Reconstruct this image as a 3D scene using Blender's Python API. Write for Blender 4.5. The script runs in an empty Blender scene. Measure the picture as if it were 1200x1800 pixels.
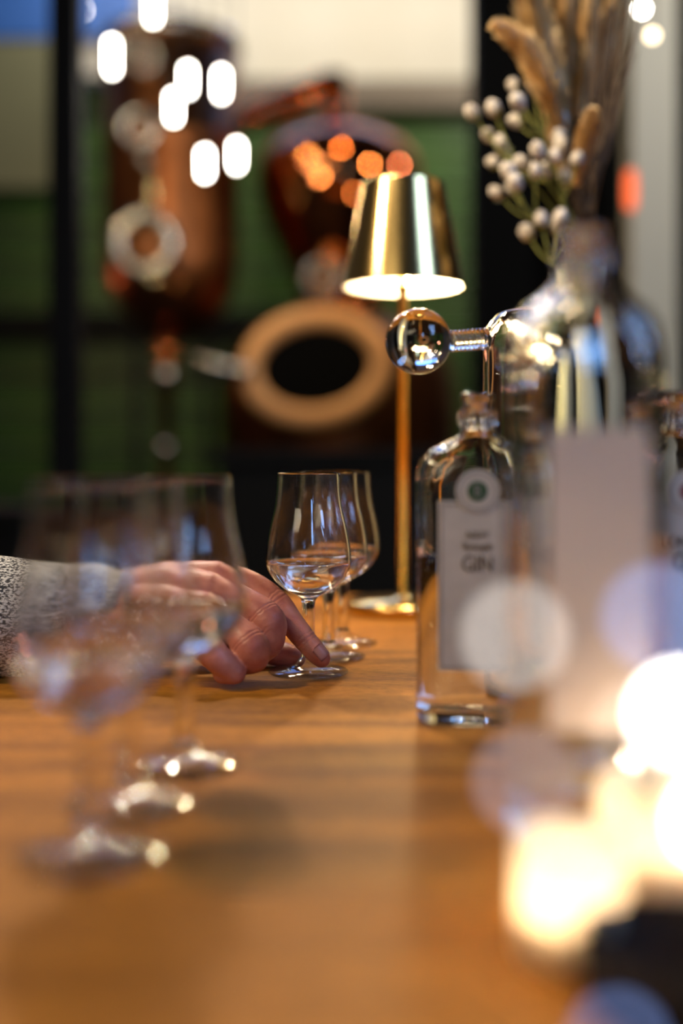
import bpy, bmesh, math, random
from mathutils import Vector, Matrix, noise
random.seed(7)
C = bpy.context.scene.collection
sc = bpy.context.scene
PI = math.pi

# ------------------------------------------------------------------ camera
F = 1950.0; H = 0.164; HY = 812.0           # focal length in pixels, eye height above the table top, horizon row
def at(px, py, d):                          # a pixel of the 1200x1800 frame at distance d -> a point
    return Vector(((px - 600) / F * d, d, H - (py - HY) / F * d))
cd = bpy.data.cameras.new('camera'); cam = bpy.data.objects.new('camera', cd); C.objects.link(cam)
cam.location = (0, 0, H); cam.rotation_euler = (PI / 2, 0, 0)
cd.sensor_fit = 'VERTICAL'; cd.sensor_height = 36; cd.sensor_width = 24
cd.lens = F * 36 / 1800
cd.shift_y = -(900 - HY) / 1800
cd.clip_start = 0.01
cd.dof.use_dof = True; cd.dof.focus_distance = 0.838; cd.dof.aperture_fstop = 1.5
sc.camera = cam

# ------------------------------------------------------------------ world, exposure
w = bpy.data.worlds.new('world'); sc.world = w; w.use_nodes = True
w.node_tree.nodes['Background'].inputs[0].default_value = (0.5, 0.42, 0.36, 1)
w.node_tree.nodes['Background'].inputs[1].default_value = 0.05
sc.view_settings.view_transform = 'Standard'; sc.view_settings.look = 'None'
sc.view_settings.gamma = 1; sc.view_settings.use_curve_mapping = False
sc.view_settings.exposure = 0.0
cy = sc.cycles
cy.use_denoising = True
cy.max_bounces = 24; cy.transmission_bounces = 20; cy.glossy_bounces = 8; cy.diffuse_bounces = 4; cy.transparent_max_bounces = 16
cy.blur_glossy = 0.6
cy.sample_clamp_indirect = 40
cy.use_adaptive_sampling = True; cy.adaptive_threshold = 0.01

# ------------------------------------------------------------------ room lights, and unseen ones added for reflections and brightness
def area(name, loc, target, sx, sy, power, col):
    l = bpy.data.lights.new(name, 'AREA'); l.shape = 'RECTANGLE'; l.size = sx; l.size_y = sy; l.energy = power; l.color = col
    o = bpy.data.objects.new(name, l); C.objects.link(o); o.location = loc
    o.rotation_euler = (Vector(target) - Vector(loc)).to_track_quat('-Z', 'Y').to_euler(); return o
def spot(name, loc, target, ang, power, col, rad=0.03, blend=0.5):
    l = bpy.data.lights.new(name, 'SPOT'); l.spot_size = math.radians(ang); l.energy = power; l.color = col
    l.shadow_soft_size = rad; l.spot_blend = blend
    o = bpy.data.objects.new(name, l); C.objects.link(o); o.location = loc
    o.rotation_euler = (Vector(target) - Vector(loc)).to_track_quat('-Z', 'Y').to_euler(); return o
def point(name, loc, power, col, rad=0.03):
    l = bpy.data.lights.new(name, 'POINT'); l.energy = power; l.color = col; l.shadow_soft_size = rad
    o = bpy.data.objects.new(name, l); C.objects.link(o); o.location = loc; return o
WARM = (1.0, 0.72, 0.42); CREAM = (1.0, 0.9, 0.74); BLUE = (0.25, 0.5, 1.0)
key = spot('ceiling_spot_over_table', (-1.05, 0.50, 1.25), (-0.05, 0.66, 0), 72, 54, (1.0, 0.74, 0.45), 0.05)
key2 = spot('ceiling_spot_far', (-0.35, 2.3, 1.75), (0.1, 1.0, 0), 55, 26, WARM, 0.03)
for k_ in (key, key2): k_.data.cycles.is_caustics_light = True
area('unseen_blue_light_right', (2.15, -0.45, 1.75), (0.07, 1.2, 0.4), 1.4, 1.5, 15, (0.30, 0.52, 1.0)).data.spread = math.radians(80)  # unseen source added to mirror a blue stripe in the brass shade
area('unseen_blue_light', (0.55, -1.6, 0.95), (0.1, 1.0, 0.15), 0.22, 0.55, 4.5, BLUE)  # unseen source added for narrow blue reflections in the glasses
area('unseen_cream_light', (-1.3, -2.1, 1.8), (0.0, 1.2, 0.3), 3.0, 1.1, 11, (1.0, .84, .58)).data.spread = math.radians(100)  # unseen source added to mirror a gold stripe in the brass shade
area('unseen_blue_light_high', (-0.4, 5.95, 3.72), (-0.3, 0.8, 0.1), 4.2, 1.15, 60, (0.12, 0.34, 1.0))  # unseen source added so the liquid in the glasses refracts blue
area('upper_wall_washer', (0.1, 5.0, 2.9), (0.1, 5.95, 2.35), 3.2, 0.15, 28, CREAM)
spot('green_wall_spot', (1.2, 4.6, 2.6), (0.7, 6, 1.5), 55, 42, (1.0, 0.93, 0.75), 0.05, 0.9)
spot('still_spot', (0.1, 2.6, 2.5), (-0.05, 4.5, 0.6), 36, 42, (1.0, 0.66, 0.34), 0.06, 0.7)
spot('glass_glint_spot', (-0.55, 2.1, 1.75), (-0.09, 0.54, 0.03), 22, 100, (1.0, .86, .66), 0.06, 0.6)  # narrow back light added for sparkle on the left foreground glasses
spot('post_spot', (1.5, 1.4, 1.9), (0.78, 2.7, 0.8), 60, 95, (1.0, .95, .84), 0.05, 0.6)  # added to brighten the pale post
spot('flower_spot', (-0.35, 0.7, 1.2), (0.25, 1.2, 0.6), 40, 60, (1.0, 0.80, 0.55), 0.03, 0.5)  # added to brighten the dried flowers

# ------------------------------------------------------------------ materials
def mat(name, col=(.5, .5, .5), rough=.5, metal=0., **kw):
    m = bpy.data.materials.new(name); m.use_nodes = True
    b = m.node_tree.nodes['Principled BSDF']
    b.inputs['Base Color'].default_value = (*col, 1); b.inputs['Roughness'].default_value = rough; b.inputs['Metallic'].default_value = metal
    for k, v in kw.items():
        b.inputs[k.replace('_', ' ')].default_value = v
    return m
def nodes(m): return m.node_tree.nodes, m.node_tree.links, m.node_tree.nodes['Principled BSDF']
def add_noise(m, scale, c1, c2, stretch=(1, 1, 1), rot=(0, 0, 0), detail=6, lo=.35, hi=.65, bump=0., bdist=.001, coord='Object', rough=None):
    n, l, b = nodes(m)
    tc = n.new('ShaderNodeTexCoord'); mp = n.new('ShaderNodeMapping'); mp.inputs['Scale'].default_value = stretch; mp.inputs['Rotation'].default_value = rot
    nz = n.new('ShaderNodeTexNoise'); nz.inputs['Scale'].default_value = scale; nz.inputs['Detail'].default_value = detail
    cr = n.new('ShaderNodeValToRGB'); cr.color_ramp.elements[0].position = lo; cr.color_ramp.elements[1].position = hi
    cr.color_ramp.elements[0].color = (*c1, 1); cr.color_ramp.elements[1].color = (*c2, 1)
    l.new(tc.outputs[coord], mp.inputs[0]); l.new(mp.outputs[0], nz.inputs['Vector']); l.new(nz.outputs['Fac'], cr.inputs[0]); l.new(cr.outputs[0], b.inputs['Base Color'])
    if bump:
        bp = n.new('ShaderNodeBump'); bp.inputs['Strength'].default_value = bump; bp.inputs['Distance'].default_value = bdist
        l.new(nz.outputs['Fac'], bp.inputs['Height']); l.new(bp.outputs[0], b.inputs['Normal'])
    return m
def emis(name, col, s):
    m = bpy.data.materials.new(name); m.use_nodes = True; n = m.node_tree.nodes; n.clear()
    e = n.new('ShaderNodeEmission'); e.inputs[0].default_value = (*col, 1); e.inputs[1].default_value = s
    o = n.new('ShaderNodeOutputMaterial'); m.node_tree.links.new(e.outputs[0], o.inputs[0]); return m

M = {}
def glass(name, col=(1, 1, 1), ior=1.5, rough=0.0):
    m = mat(name, col, rough); b = m.node_tree.nodes['Principled BSDF']
    b.inputs['Transmission Weight'].default_value = 1; b.inputs['IOR'].default_value = ior; return m
M['glass'] = glass('clear_glass', (1, 1, 1), 1.5, .034)
def thin(name):
    m = bpy.data.materials.new(name); m.use_nodes = True; n = m.node_tree.nodes; l = m.node_tree.links; n.clear()
    t = n.new('ShaderNodeBsdfTransparent'); t.inputs[0].default_value = (.95, .96, .96, 1); g = n.new('ShaderNodeBsdfGlossy'); g.inputs['Roughness'].default_value = .06
    lw = n.new('ShaderNodeLayerWeight'); lw.inputs[0].default_value = .5; pw = n.new('ShaderNodeMath'); pw.operation = 'POWER'; pw.inputs[1].default_value = 4.5
    fr = n.new('ShaderNodeMath'); fr.operation = 'MULTIPLY_ADD'; fr.inputs[1].default_value = .75; fr.inputs[2].default_value = .05
    l.new(lw.outputs['Facing'], pw.inputs[0]); l.new(pw.outputs[0], fr.inputs[0]); x = n.new('ShaderNodeMixShader'); o = n.new('ShaderNodeOutputMaterial')
    l.new(fr.outputs[0], x.inputs[0]); l.new(t.outputs[0], x.inputs[1]); l.new(g.outputs[0], x.inputs[2]); l.new(x.outputs[0], o.inputs[0]); return m
M['thin'] = thin('thin_glass')
M['bottle_glass'] = glass('bottle_glass', (.97, .985, .99), 1.5)
M['spirit'] = glass('clear_spirit', (1, 1, 1), 1.36)
M['brass'] = mat('satin_brass', (.83, .60, .24), .17, 1)
M['brass_edge'] = mat('polished_brass', (.95, .75, .38), .12, 1)
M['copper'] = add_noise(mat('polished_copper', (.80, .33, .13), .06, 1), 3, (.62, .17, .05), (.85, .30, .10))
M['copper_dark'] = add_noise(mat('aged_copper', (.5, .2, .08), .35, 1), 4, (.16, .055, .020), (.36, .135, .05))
M['bronze'] = mat('satin_bronze', (.90, .48, .20), .5, .55)
M['steel'] = mat('polished_steel', (.55, .53, .48), .24, 1)
M['black'] = mat('black_steel', (.004, .004, .004), .6, Specular_IOR_Level=.15)
M['void'] = mat('void_black', (.002, .002, .002), .9, Specular_IOR_Level=.1)  # near black, for the partition, plinths and manhole disc
M['charcoal'] = mat('charcoal_counter', (.005, .0045, .004), .6, Specular_IOR_Level=.15)
M['cream_wall'] = add_noise(mat('cream_plaster', (.8, .76, .64), .8), 2, (.78, .73, .60), (.84, .80, .68))
M['wall'] = add_noise(mat('dark_plaster', (.1, .09, .08), .8), 2, (.05, .045, .04), (.08, .07, .06))
M['ceiling'] = mat('ceiling_paint', (.12, .11, .10), .9)
M['floor'] = add_noise(mat('floor_concrete', (.1, .09, .08), .5), 3, (.03, .028, .025), (.06, .055, .05))
M['pale_panel'] = mat('pale_panel', (.62, .60, .56), .6)
M['olive_panel'] = mat('olive_panel', (.20, .21, .13), .7)
M['blue_panel'] = mat('blue_panel', (.04, .16, .62), .5)
M['rail'] = mat('grey_rail', (.20, .16, .12), .5)
M['green'] = add_noise(mat('green_boards', (.05, .16, .04), .45), 2.2, (.016, .065, .006), (.052, .14, .014), (1, 1, 4))
M['tube'] = emis('lit_tube', (1.0, .93, .80), 42)
M['flame'] = emis('flame', (1.0, .66, .28), 40)
M['bulb_glow'] = emis('lamp_bulb', (1.0, .80, .50), 9)

# oak table: grain runs along a slanted direction
def oak():
    m = mat('oiled_oak', (.4, .2, .08), .55, Specular_IOR_Level=.1); n, l, b = nodes(m)
    tc = n.new('ShaderNodeTexCoord'); mp = n.new('ShaderNodeMapping')
    mp.inputs['Rotation'].default_value = (0, 0, math.radians(-66)); mp.inputs['Scale'].default_value = (1, 9, 1)
    l.new(tc.outputs['Object'], mp.inputs[0])
    def nz(scale, det, dist=0):
        t = n.new('ShaderNodeTexNoise'); t.inputs['Scale'].default_value = scale; t.inputs['Detail'].default_value = det; t.inputs['Distortion'].default_value = dist
        l.new(mp.outputs[0], t.inputs['Vector']); return t
    a = nz(3.2, 5, .6); f = nz(60, 4)
    mp2 = n.new('ShaderNodeMapping'); mp2.inputs['Rotation'].default_value = (0, 0, math.radians(-66)); mp2.inputs['Scale'].default_value = (1, 14, 1); l.new(tc.outputs['Object'], mp2.inputs[0])
    p = n.new('ShaderNodeTexNoise'); p.inputs['Scale'].default_value = 130; p.inputs['Detail'].default_value = 2; l.new(mp2.outputs[0], p.inputs['Vector'])
    cr = n.new('ShaderNodeValToRGB'); e = cr.color_ramp.elements
    e[0].position = .30; e[0].color = (.22, .080, .008, 1); e[1].position = .70; e[1].color = (.56, .225, .026, 1)
    l.new(a.outputs['Fac'], cr.inputs[0])
    cf = n.new('ShaderNodeValToRGB'); e = cf.color_ramp.elements
    e[0].position = .30; e[0].color = (.62, .62, .62, 1); e[1].position = .62; e[1].color = (1.08, 1.08, 1.08, 1); l.new(f.outputs['Fac'], cf.inputs[0])
    cp = n.new('ShaderNodeValToRGB'); e = cp.color_ramp.elements
    e[0].position = .34; e[0].color = (.35, .35, .35, 1); e[1].position = .46; e[1].color = (1, 1, 1, 1); l.new(p.outputs['Fac'], cp.inputs[0])
    def mul(x, y):
        k = n.new('ShaderNodeMix'); k.data_type = 'RGBA'; k.blend_type = 'MULTIPLY'; k.inputs[0].default_value = 1
        l.new(x, k.inputs[6]); l.new(y, k.inputs[7]); return k.outputs[2]
    l.new(mul(mul(cr.outputs[0], cf.outputs[0]), cp.outputs[0]), b.inputs['Base Color'])
    bp = n.new('ShaderNodeBump'); bp.inputs['Strength'].default_value = .5; bp.inputs['Distance'].default_value = .0004
    l.new(cp.outputs[0], bp.inputs['Height']); l.new(bp.outputs[0], b.inputs['Normal'])
    return m
M['oak'] = oak()

def wool():
    m = mat('marled_wool', (.4, .4, .4), .95); n, l, b = nodes(m)
    tc = n.new('ShaderNodeTexCoord'); mp = n.new('ShaderNodeMapping'); mp.inputs['Scale'].default_value = (1.0, 1.0, 2.0); mp.inputs['Rotation'].default_value = (0, math.radians(-12), 0)
    l.new(tc.outputs['Object'], mp.inputs[0])
    t = n.new('ShaderNodeTexNoise'); t.inputs['Scale'].default_value = 420; t.inputs['Detail'].default_value = 2; l.new(mp.outputs[0], t.inputs['Vector'])
    t2 = n.new('ShaderNodeTexNoise'); t2.inputs['Scale'].default_value = 45; t2.inputs['Detail'].default_value = 2; l.new(mp.outputs[0], t2.inputs['Vector'])
    ad = n.new('ShaderNodeMath'); ad.operation = 'MULTIPLY_ADD'; ad.inputs[1].default_value = .25; l.new(t2.outputs['Fac'], ad.inputs[0]); l.new(t.outputs['Fac'], ad.inputs[2])
    cr = n.new('ShaderNodeValToRGB'); e = cr.color_ramp.elements
    e[0].position = .56; e[0].color = (.015, .016, .02, 1); e[1].position = .70; e[1].color = (.62, .60, .54, 1)
    l.new(ad.outputs[0], cr.inputs[0]); l.new(cr.outputs[0], b.inputs['Base Color'])
    bp = n.new('ShaderNodeBump'); bp.inputs['Strength'].default_value = 1; bp.inputs['Distance'].default_value = .0012
    l.new(t.outputs['Fac'], bp.inputs['Height']); l.new(bp.outputs[0], b.inputs['Normal'])
    return m
M['wool'] = wool()

def skin():
    m = mat('skin', (.62, .30, .22), .42); n, l, b = nodes(m)
    b.inputs['Subsurface Weight'].default_value = .12; b.inputs['Subsurface Radius'].default_value = (.6, .25, .15); b.inputs['Subsurface Scale'].default_value = .006
    tc = n.new('ShaderNodeTexCoord')
    t = n.new('ShaderNodeTexNoise'); t.inputs['Scale'].default_value = 70; t.inputs['Detail'].default_value = 5; l.new(tc.outputs['Object'], t.inputs['Vector'])
    cr = n.new('ShaderNodeValToRGB'); e = cr.color_ramp.elements
    e[0].position = .3; e[0].color = (.42, .12, .09, 1); e[1].position = .7; e[1].color = (.60, .235, .165, 1)
    l.new(t.outputs['Fac'], cr.inputs[0]); l.new(cr.outputs[0], b.inputs['Base Color'])
    v = n.new('ShaderNodeTexVoronoi'); v.inputs['Scale'].default_value = 900; l.new(tc.outputs['Object'], v.inputs['Vector'])
    bp = n.new('ShaderNodeBump'); bp.inputs['Strength'].default_value = .25; bp.inputs['Distance'].default_value = .0003
    l.new(v.outputs['Distance'], bp.inputs['Height']); l.new(bp.outputs[0], b.inputs['Normal'])
    return m
M['skin'] = skin()
M['nail'] = mat('fingernail', (.70, .38, .38), .25)
M['paper'] = add_noise(mat('label_paper', (.62, .58, .52), .6), 60, (.50, .465, .41), (.58, .54, .48))
M['taupe'] = mat('taupe_label', (.50, .42, .36), .7)
M['ink'] = mat('label_ink', (.07, .055, .045), .6)
M['seal_green'] = mat('green_seal', (.03, .09, .035), .45)
M['seal_red'] = mat('red_seal', (.20, .02, .03), .45)
M['seal_grey'] = mat('grey_seal_print', (.33, .32, .30), .5)
M['wax'] = mat('candle_wax', (.92, .84, .70), .5, Subsurface_Weight=.3)
M['frost'] = mat('frosted_holder', (.95, .90, .82), .6)
def frosted():
    m = bpy.data.materials.new('frosted_glass'); m.use_nodes = True; n = m.node_tree.nodes; l = m.node_tree.links; n.clear()
    t = n.new('ShaderNodeBsdfTranslucent'); t.inputs[0].default_value = (1, .93, .82, 1)
    d = n.new('ShaderNodeBsdfDiffuse'); d.inputs[0].default_value = (.85, .8, .72, 1)
    x = n.new('ShaderNodeMixShader'); x.inputs[0].default_value = .3; o = n.new('ShaderNodeOutputMaterial')
    l.new(t.outputs[0], x.inputs[1]); l.new(d.outputs[0], x.inputs[2]); l.new(x.outputs[0], o.inputs[0]); return m
M['frosted'] = frosted()
M['dark_cup'] = mat('dark_cup', (.012, .007, .004), .7, Specular_IOR_Level=.2)
M['wick'] = mat('wick', (.02, .015, .01), .9)
M['plume'] = add_noise(mat('dried_plume', (.72, .50, .28), .9), 30, (.74, .47, .18), (.95, .74, .42))
M['bud'] = add_noise(mat('white_bud', (.85, .80, .74), .9), 120, (.36, .31, .25), (.80, .74, .66))
M['leafy'] = mat('yellow_green_stem', (.26, .27, .05), .6)
M['twig'] = mat('dark_twig', (.10, .06, .03), .7)
M['vase'] = mat('sage_vase', (.50, .50, .34), .4)
M['grey_post'] = mat('pale_grey_post', (.52, .49, .40), .5)
M['sage'] = mat('sage_panel', (.40, .40, .27), .6)
M['wire'] = mat('copper_wire', (.6, .35, .2), .3, 1)

# ------------------------------------------------------------------ mesh helpers
def link_bm(name, bm, m, parent=None, smooth=True, loc=None):
    bmesh.ops.recalc_face_normals(bm, faces=bm.faces)
    me = bpy.data.meshes.new(name); bm.to_mesh(me); bm.free()
    if smooth:
        for p in me.polygons: p.use_smooth = True
    ms = m if isinstance(m, (list, tuple)) else [m]
    for x in ms: me.materials.append(x)
    o = bpy.data.objects.new(name, me); C.objects.link(o)
    if parent: o.parent = parent
    if loc is not None: o.location = loc
    return o
def tag(o, label=None, cat=None, group=None, kind=None):
    if label: o['label'] = label
    if cat: o['category'] = cat
    if group: o['group'] = group
    if kind: o['kind'] = kind
    return o
def empty(name, loc, label=None, cat=None, group=None, rz=0):
    o = bpy.data.objects.new(name, None); o.empty_display_size = .02; C.objects.link(o); o.location = loc; o.rotation_euler.z = rz
    return tag(o, label, cat, group)
def box(bm, a, b, bev=0.):
    a = Vector(a); b = Vector(b); r = bmesh.ops.create_cube(bm, size=1)
    for v in r['verts']:
        v.co = Vector(((a.x + b.x) / 2 + v.co.x * (b.x - a.x), (a.y + b.y) / 2 + v.co.y * (b.y - a.y), (a.z + b.z) / 2 + v.co.z * (b.z - a.z)))
    if bev:
        es = list({e for v in r['verts'] for e in v.link_edges})
        bmesh.ops.bevel(bm, geom=es, offset=bev, segments=2, profile=.5, affect='EDGES')
def lathe(bm, prof, seg=48, M4=None, close=False):
    """prof: list of (r,z), revolved about z. r==0 makes a pole."""
    rings = []
    for r, z in prof:
        if r < 1e-7:
            v = [bm.verts.new((0, 0, z))]
        else:
            v = [bm.verts.new((r * math.cos(2 * PI * k / seg), r * math.sin(2 * PI * k / seg), z)) for k in range(seg)]
        rings.append(v)
    pairs = list(zip(rings, rings[1:]))
    if close: pairs.append((rings[-1], rings[0]))
    for A, B in pairs:
        for k in range(seg):
            j = (k + 1) % seg
            if len(A) == 1 and len(B) == 1: continue
            if len(A) == 1: bm.faces.new((A[0], B[k], B[j]))
            elif len(B) == 1: bm.faces.new((A[k], A[j], B[0]))
            else: bm.faces.new((A[k], A[j], B[j], B[k]))
    vs = [v for r in rings for v in r]
    if M4 is not None: bmesh.ops.transform(bm, matrix=M4, verts=vs)
    return vs
def axis(p, q):                             # matrix taking +z at the origin to the direction p->q at p
    d = (Vector(q) - Vector(p)).normalized()
    return Matrix.Translation(Vector(p)) @ d.to_track_quat('Z', 'Y').to_matrix().to_4x4()
def tube(bm, pts, rad, seg=10, caps=True):
    pts = [Vector(p) for p in pts]; n = len(pts)
    if not isinstance(rad, (list, tuple)): rad = [rad] * n
    rings = []; up = None
    for i, p in enumerate(pts):
        t = (pts[min(i + 1, n - 1)] - pts[max(i - 1, 0)]).normalized()
        if up is None: up = t.orthogonal().normalized()
        up = (up - t * up.dot(t)).normalized(); s = t.cross(up)
        rings.append([bm.verts.new(p + (up * math.cos(2 * PI * k / seg) + s * math.sin(2 * PI * k / seg)) * rad[i]) for k in range(seg)])
    for A, B in zip(rings, rings[1:]):
        for k in range(seg): j = (k + 1) % seg; bm.faces.new((A[k], A[j], B[j], B[k]))
    if caps: bm.faces.new(rings[0][::-1]); bm.faces.new(rings[-1])
def spline(pts, n=8):                       # Catmull-Rom through vectors (any dimension)
    P = [pts[0]] + list(pts) + [pts[-1]]; out = []
    for i in range(1, len(P) - 2):
        for k in range(n):
            t = k / n; a, b, c, d = P[i - 1], P[i], P[i + 1], P[i + 2]
            out.append(tuple(.5 * (2 * b[j] + (c[j] - a[j]) * t + (2 * a[j] - 5 * b[j] + 4 * c[j] - d[j]) * t * t + (3 * b[j] - a[j] - 3 * c[j] + d[j]) * t ** 3) for j in range(len(b))))
    out.append(tuple(pts[-1])); return out
def struct(name, a, b, m, parent=None):
    bm = bmesh.new(); box(bm, a, b); o = link_bm(name, bm, m, parent, smooth=False); o['kind'] = 'structure'; return o

# ------------------------------------------------------------------ the room
FZ = -0.76; CZ = 4.45
struct('floor', (-3.2, -2.2, FZ - .1), (2.2, 6.2, FZ), M['floor'])
struct('ceiling', (-3.2, -2.2, CZ), (2.2, 6.2, CZ + .1), M['ceiling'])
wb = struct('wall_back', (-3.2, 6.06, FZ), (2.2, 6.2, CZ), M['cream_wall'])
struct('wall_left', (-3.3, -2.2, FZ), (-3.2, 6.2, CZ), M['wall'])
struct('wall_right', (2.2, -2.2, FZ), (2.3, 6.2, CZ), M['wall'])
struct('wall_front', (-3.2, -2.3, FZ), (2.2, -2.2, CZ), M['wall'])
# green boards on the back wall, each its own piece
bh = .20; z = FZ
bmt = bmesh.new(); box(bmt, (-3.15, 6.02, 0.006), (1.6, 6.058, bh - .006), .006)
b0 = link_bm('board', bmt, M['green'], wb, smooth=False); b0.location = (0, 0, z)
k = 1
while z + bh * (k + 1) <= at(0, 128, 6.0).z + .02:
    c = b0.copy(); C.objects.link(c); c.parent = wb; c.location = (0, random.uniform(-.003, .003), z + bh * k); k += 1
top_green = z + bh * k
def panel(name, x0, y0, x1, y1, d, th, m, parent=None, bev=.004):
    a = at(x0, y1, d); b = at(x1, y0, d); bm = bmesh.new(); box(bm, (a.x, d, a.z), (b.x, d + th, b.z), bev)
    return link_bm(name, bm, m, parent, smooth=False)
t1 = panel('trim_1', 415, 138, 900, 188, 5.9, .10, M['rail']); t1['kind'] = 'structure'; t1['label'] = 'grey brown rail across the green wall below the cream wall'
t2 = panel('trim_2', -200, 548, 600, 592, 5.9, .10, M['black']); t2['kind'] = 'structure'; t2['label'] = 'black rail across the lower green wall'
tag(panel('pale_wall_panel', 86, 52, 400, 132, 5.8, .04, M['pale_panel']), 'pale grey panel high on the wall above the left copper column', 'panel')
tag(panel('blue_screen', -60, -150, 238, 66, 5.75, .04, M['blue_panel']), 'deep blue panel in the top left corner of the wall', 'panel')
tag(panel('olive_screen', -60, 70, 92, 330, 5.7, .04, M['olive_panel']), 'pale olive panel at the left edge left of the black post', 'panel')

# black steel frame left and black column right
fr = empty('steel_frame', at(110, 1400, 2.6) * 1, 'slim black steel post frame left of the copper column', 'frame')
fr.location = (at(110, 0, 2.6).x, 2.6, FZ)
def local(o, parent): o.matrix_parent_inverse = Matrix.Translation(-parent.location)
a = at(84, 0, 2.6); b = at(136, 0, 2.6)
bm = bmesh.new(); box(bm, (a.x, 2.6, FZ), (b.x, 2.67, CZ), .004); local(link_bm('post', bm, M['black'], fr, False), fr)
bm = bmesh.new(); box(bm, (a.x - .05, 2.58, FZ), (b.x + .05, 2.69, FZ + .012), .002); local(link_bm('foot_plate', bm, M['black'], fr, False), fr)
# dark wall end to the right
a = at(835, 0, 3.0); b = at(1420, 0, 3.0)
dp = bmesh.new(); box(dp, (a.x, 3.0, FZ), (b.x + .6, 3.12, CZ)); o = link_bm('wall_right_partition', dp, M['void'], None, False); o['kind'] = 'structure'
a = at(1108, 0, 2.7); b = at(1192, 0, 2.7)
bm = bmesh.new(); box(bm, (a.x, 2.7, FZ), (b.x, 2.78, CZ), .01); tag(link_bm('pale_post', bm, M['grey_post'], None, False), 'pale grey upright post behind the dried flowers at the right edge', 'post')

# counters below the stills
def counter(name, x0, x1, py, d, dep, label):
    r = empty(name, ((at(x0, 0, d).x + at(x1, 0, d).x) / 2, d + dep / 2, FZ), label, 'counter')
    a = at(x0, py, d); b = at(x1, py, d)
    bm = bmesh.new(); box(bm, (a.x + .02, d + .02, FZ + .06), (b.x - .02, d + dep, a.z - .04), .004); local(link_bm('body', bm, M['charcoal'], r, False), r)
    bm = bmesh.new(); box(bm, (a.x, d, a.z - .04), (b.x, d + dep + .02, a.z), .004); local(link_bm('worktop', bm, M['charcoal'], r, False), r)
    bm = bmesh.new(); box(bm, (a.x + .05, d + .06, FZ), (b.x - .05, d + dep - .04, FZ + .06)); local(link_bm('plinth', bm, M['void'], r, False), r)
    return r
counter('bar_counter', 372, 900, 790, 3.1, .5, 'black counter below the copper pot still, behind the brass lamp')
counter('low_counter', -300, 366, 895, 3.1, .5, 'lower black counter at the left below the green wall')

# ------------------------------------------------------------------ copper pot still (centre)
DS = 4.5; s = DS / F
PS = empty('pot_still', (at(595, 0, DS).x, DS, FZ), 'polished copper pot still with onion shaped dome and oval manhole', 'still')
def lp(bm_name, prof_px, cx, m, parent, d, seg=64):
    """profile in pixels (half width, row) about column cx"""
    s = d / F; ctr = at(cx, 0, d); bm = bmesh.new()
    lathe(bm, [(r * s, H - (y - HY) * s) for r, y in prof_px], seg, Matrix.Translation((ctr.x, d, 0)))
    o = link_bm(bm_name, bm, m, parent); local(o, parent); return o
dome = [(26, 205), (30, 222), (46, 232), (84, 240), (118, 258), (140, 284), (147, 312), (144, 345), (132, 385), (112, 430), (90, 475), (74, 515), (66, 548)]
lp('dome', spline(dome, 4), 595, M['copper'], PS, DS)
lp('collar', [(66, 540), (84, 542), (86, 548), (84, 556), (66, 558)], 595, M['copper'], PS, DS)
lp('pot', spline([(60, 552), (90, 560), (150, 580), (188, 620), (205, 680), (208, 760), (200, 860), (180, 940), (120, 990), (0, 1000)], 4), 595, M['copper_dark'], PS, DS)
lp('neck', [(20, 130), (22, 150), (22, 205), (30, 207), (30, 214), (22, 216)], 590, M['copper'], PS, DS, 32)
# head elbow and lyne arm
bm = bmesh.new()
arm = spline([at(590, 160, DS), at(586, 146, DS), at(565, 150, DS), at(500, 176, DS), at(440, 200, DS), at(392, 222, DS)], 6)
tube(bm, arm, [20 * s + (14 * s) * i / len(arm) * .4 for i in range(len(arm))], 20)
local(link_bm('lyne_arm', bm, M['copper'], PS), PS)
# legs to the floor
for dx in (-110, 110):
    for dy in (-.25, .25):
        p = at(595 + dx, 930, DS); bm = bmesh.new(); tube(bm, [(p.x, DS + dy, p.z), (p.x, DS + dy, FZ)], .03, 12); local(link_bm('leg', bm, M['black'], PS), PS)
# oval manhole
def oval_ring(bm, c, rx, rz, tilt, tr, ty, seg=64, sec=12):
    rings = []
    for i in range(seg):
        a = 2 * PI * i / seg; ring = []
        for j in range(sec):
            b = 2 * PI * j / sec
            x = (rx + tr * math.cos(b)) * math.cos(a); zz = (rz + tr * math.cos(b)) * math.sin(a); yy = ty * math.sin(b)
            ring.append(bm.verts.new((c.x + x * math.cos(tilt) - zz * math.sin(tilt), c.y + yy, c.z + x * math.sin(tilt) + zz * math.cos(tilt))))
        rings.append(ring)
    for i in range(seg):
        for j in range(sec):
            bm.faces.new((rings[i][j], rings[(i + 1) % seg][j], rings[(i + 1) % seg][(j + 1) % sec], rings[i][(j + 1) % sec]))
DM = DS - 205 * s - .06; sm = DM / F
mc = at(555, 646, DM)
bm = bmesh.new(); oval_ring(bm, mc, 116 * sm, 87 * sm, math.radians(8), 20 * sm, .018)
mh = link_bm('manhole_frame', bm, M['bronze'], PS); local(mh, PS)
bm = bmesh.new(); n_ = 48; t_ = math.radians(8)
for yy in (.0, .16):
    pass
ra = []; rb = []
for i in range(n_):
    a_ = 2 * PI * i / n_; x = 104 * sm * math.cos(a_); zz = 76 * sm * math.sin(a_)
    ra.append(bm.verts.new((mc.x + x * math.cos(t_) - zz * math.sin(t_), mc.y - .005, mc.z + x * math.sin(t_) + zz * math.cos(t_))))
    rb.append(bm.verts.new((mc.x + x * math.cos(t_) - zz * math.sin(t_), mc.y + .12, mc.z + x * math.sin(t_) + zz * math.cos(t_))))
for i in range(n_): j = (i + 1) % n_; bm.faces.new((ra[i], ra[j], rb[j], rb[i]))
bm.faces.new(rb); bm.faces.new(ra[::-1])
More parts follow.
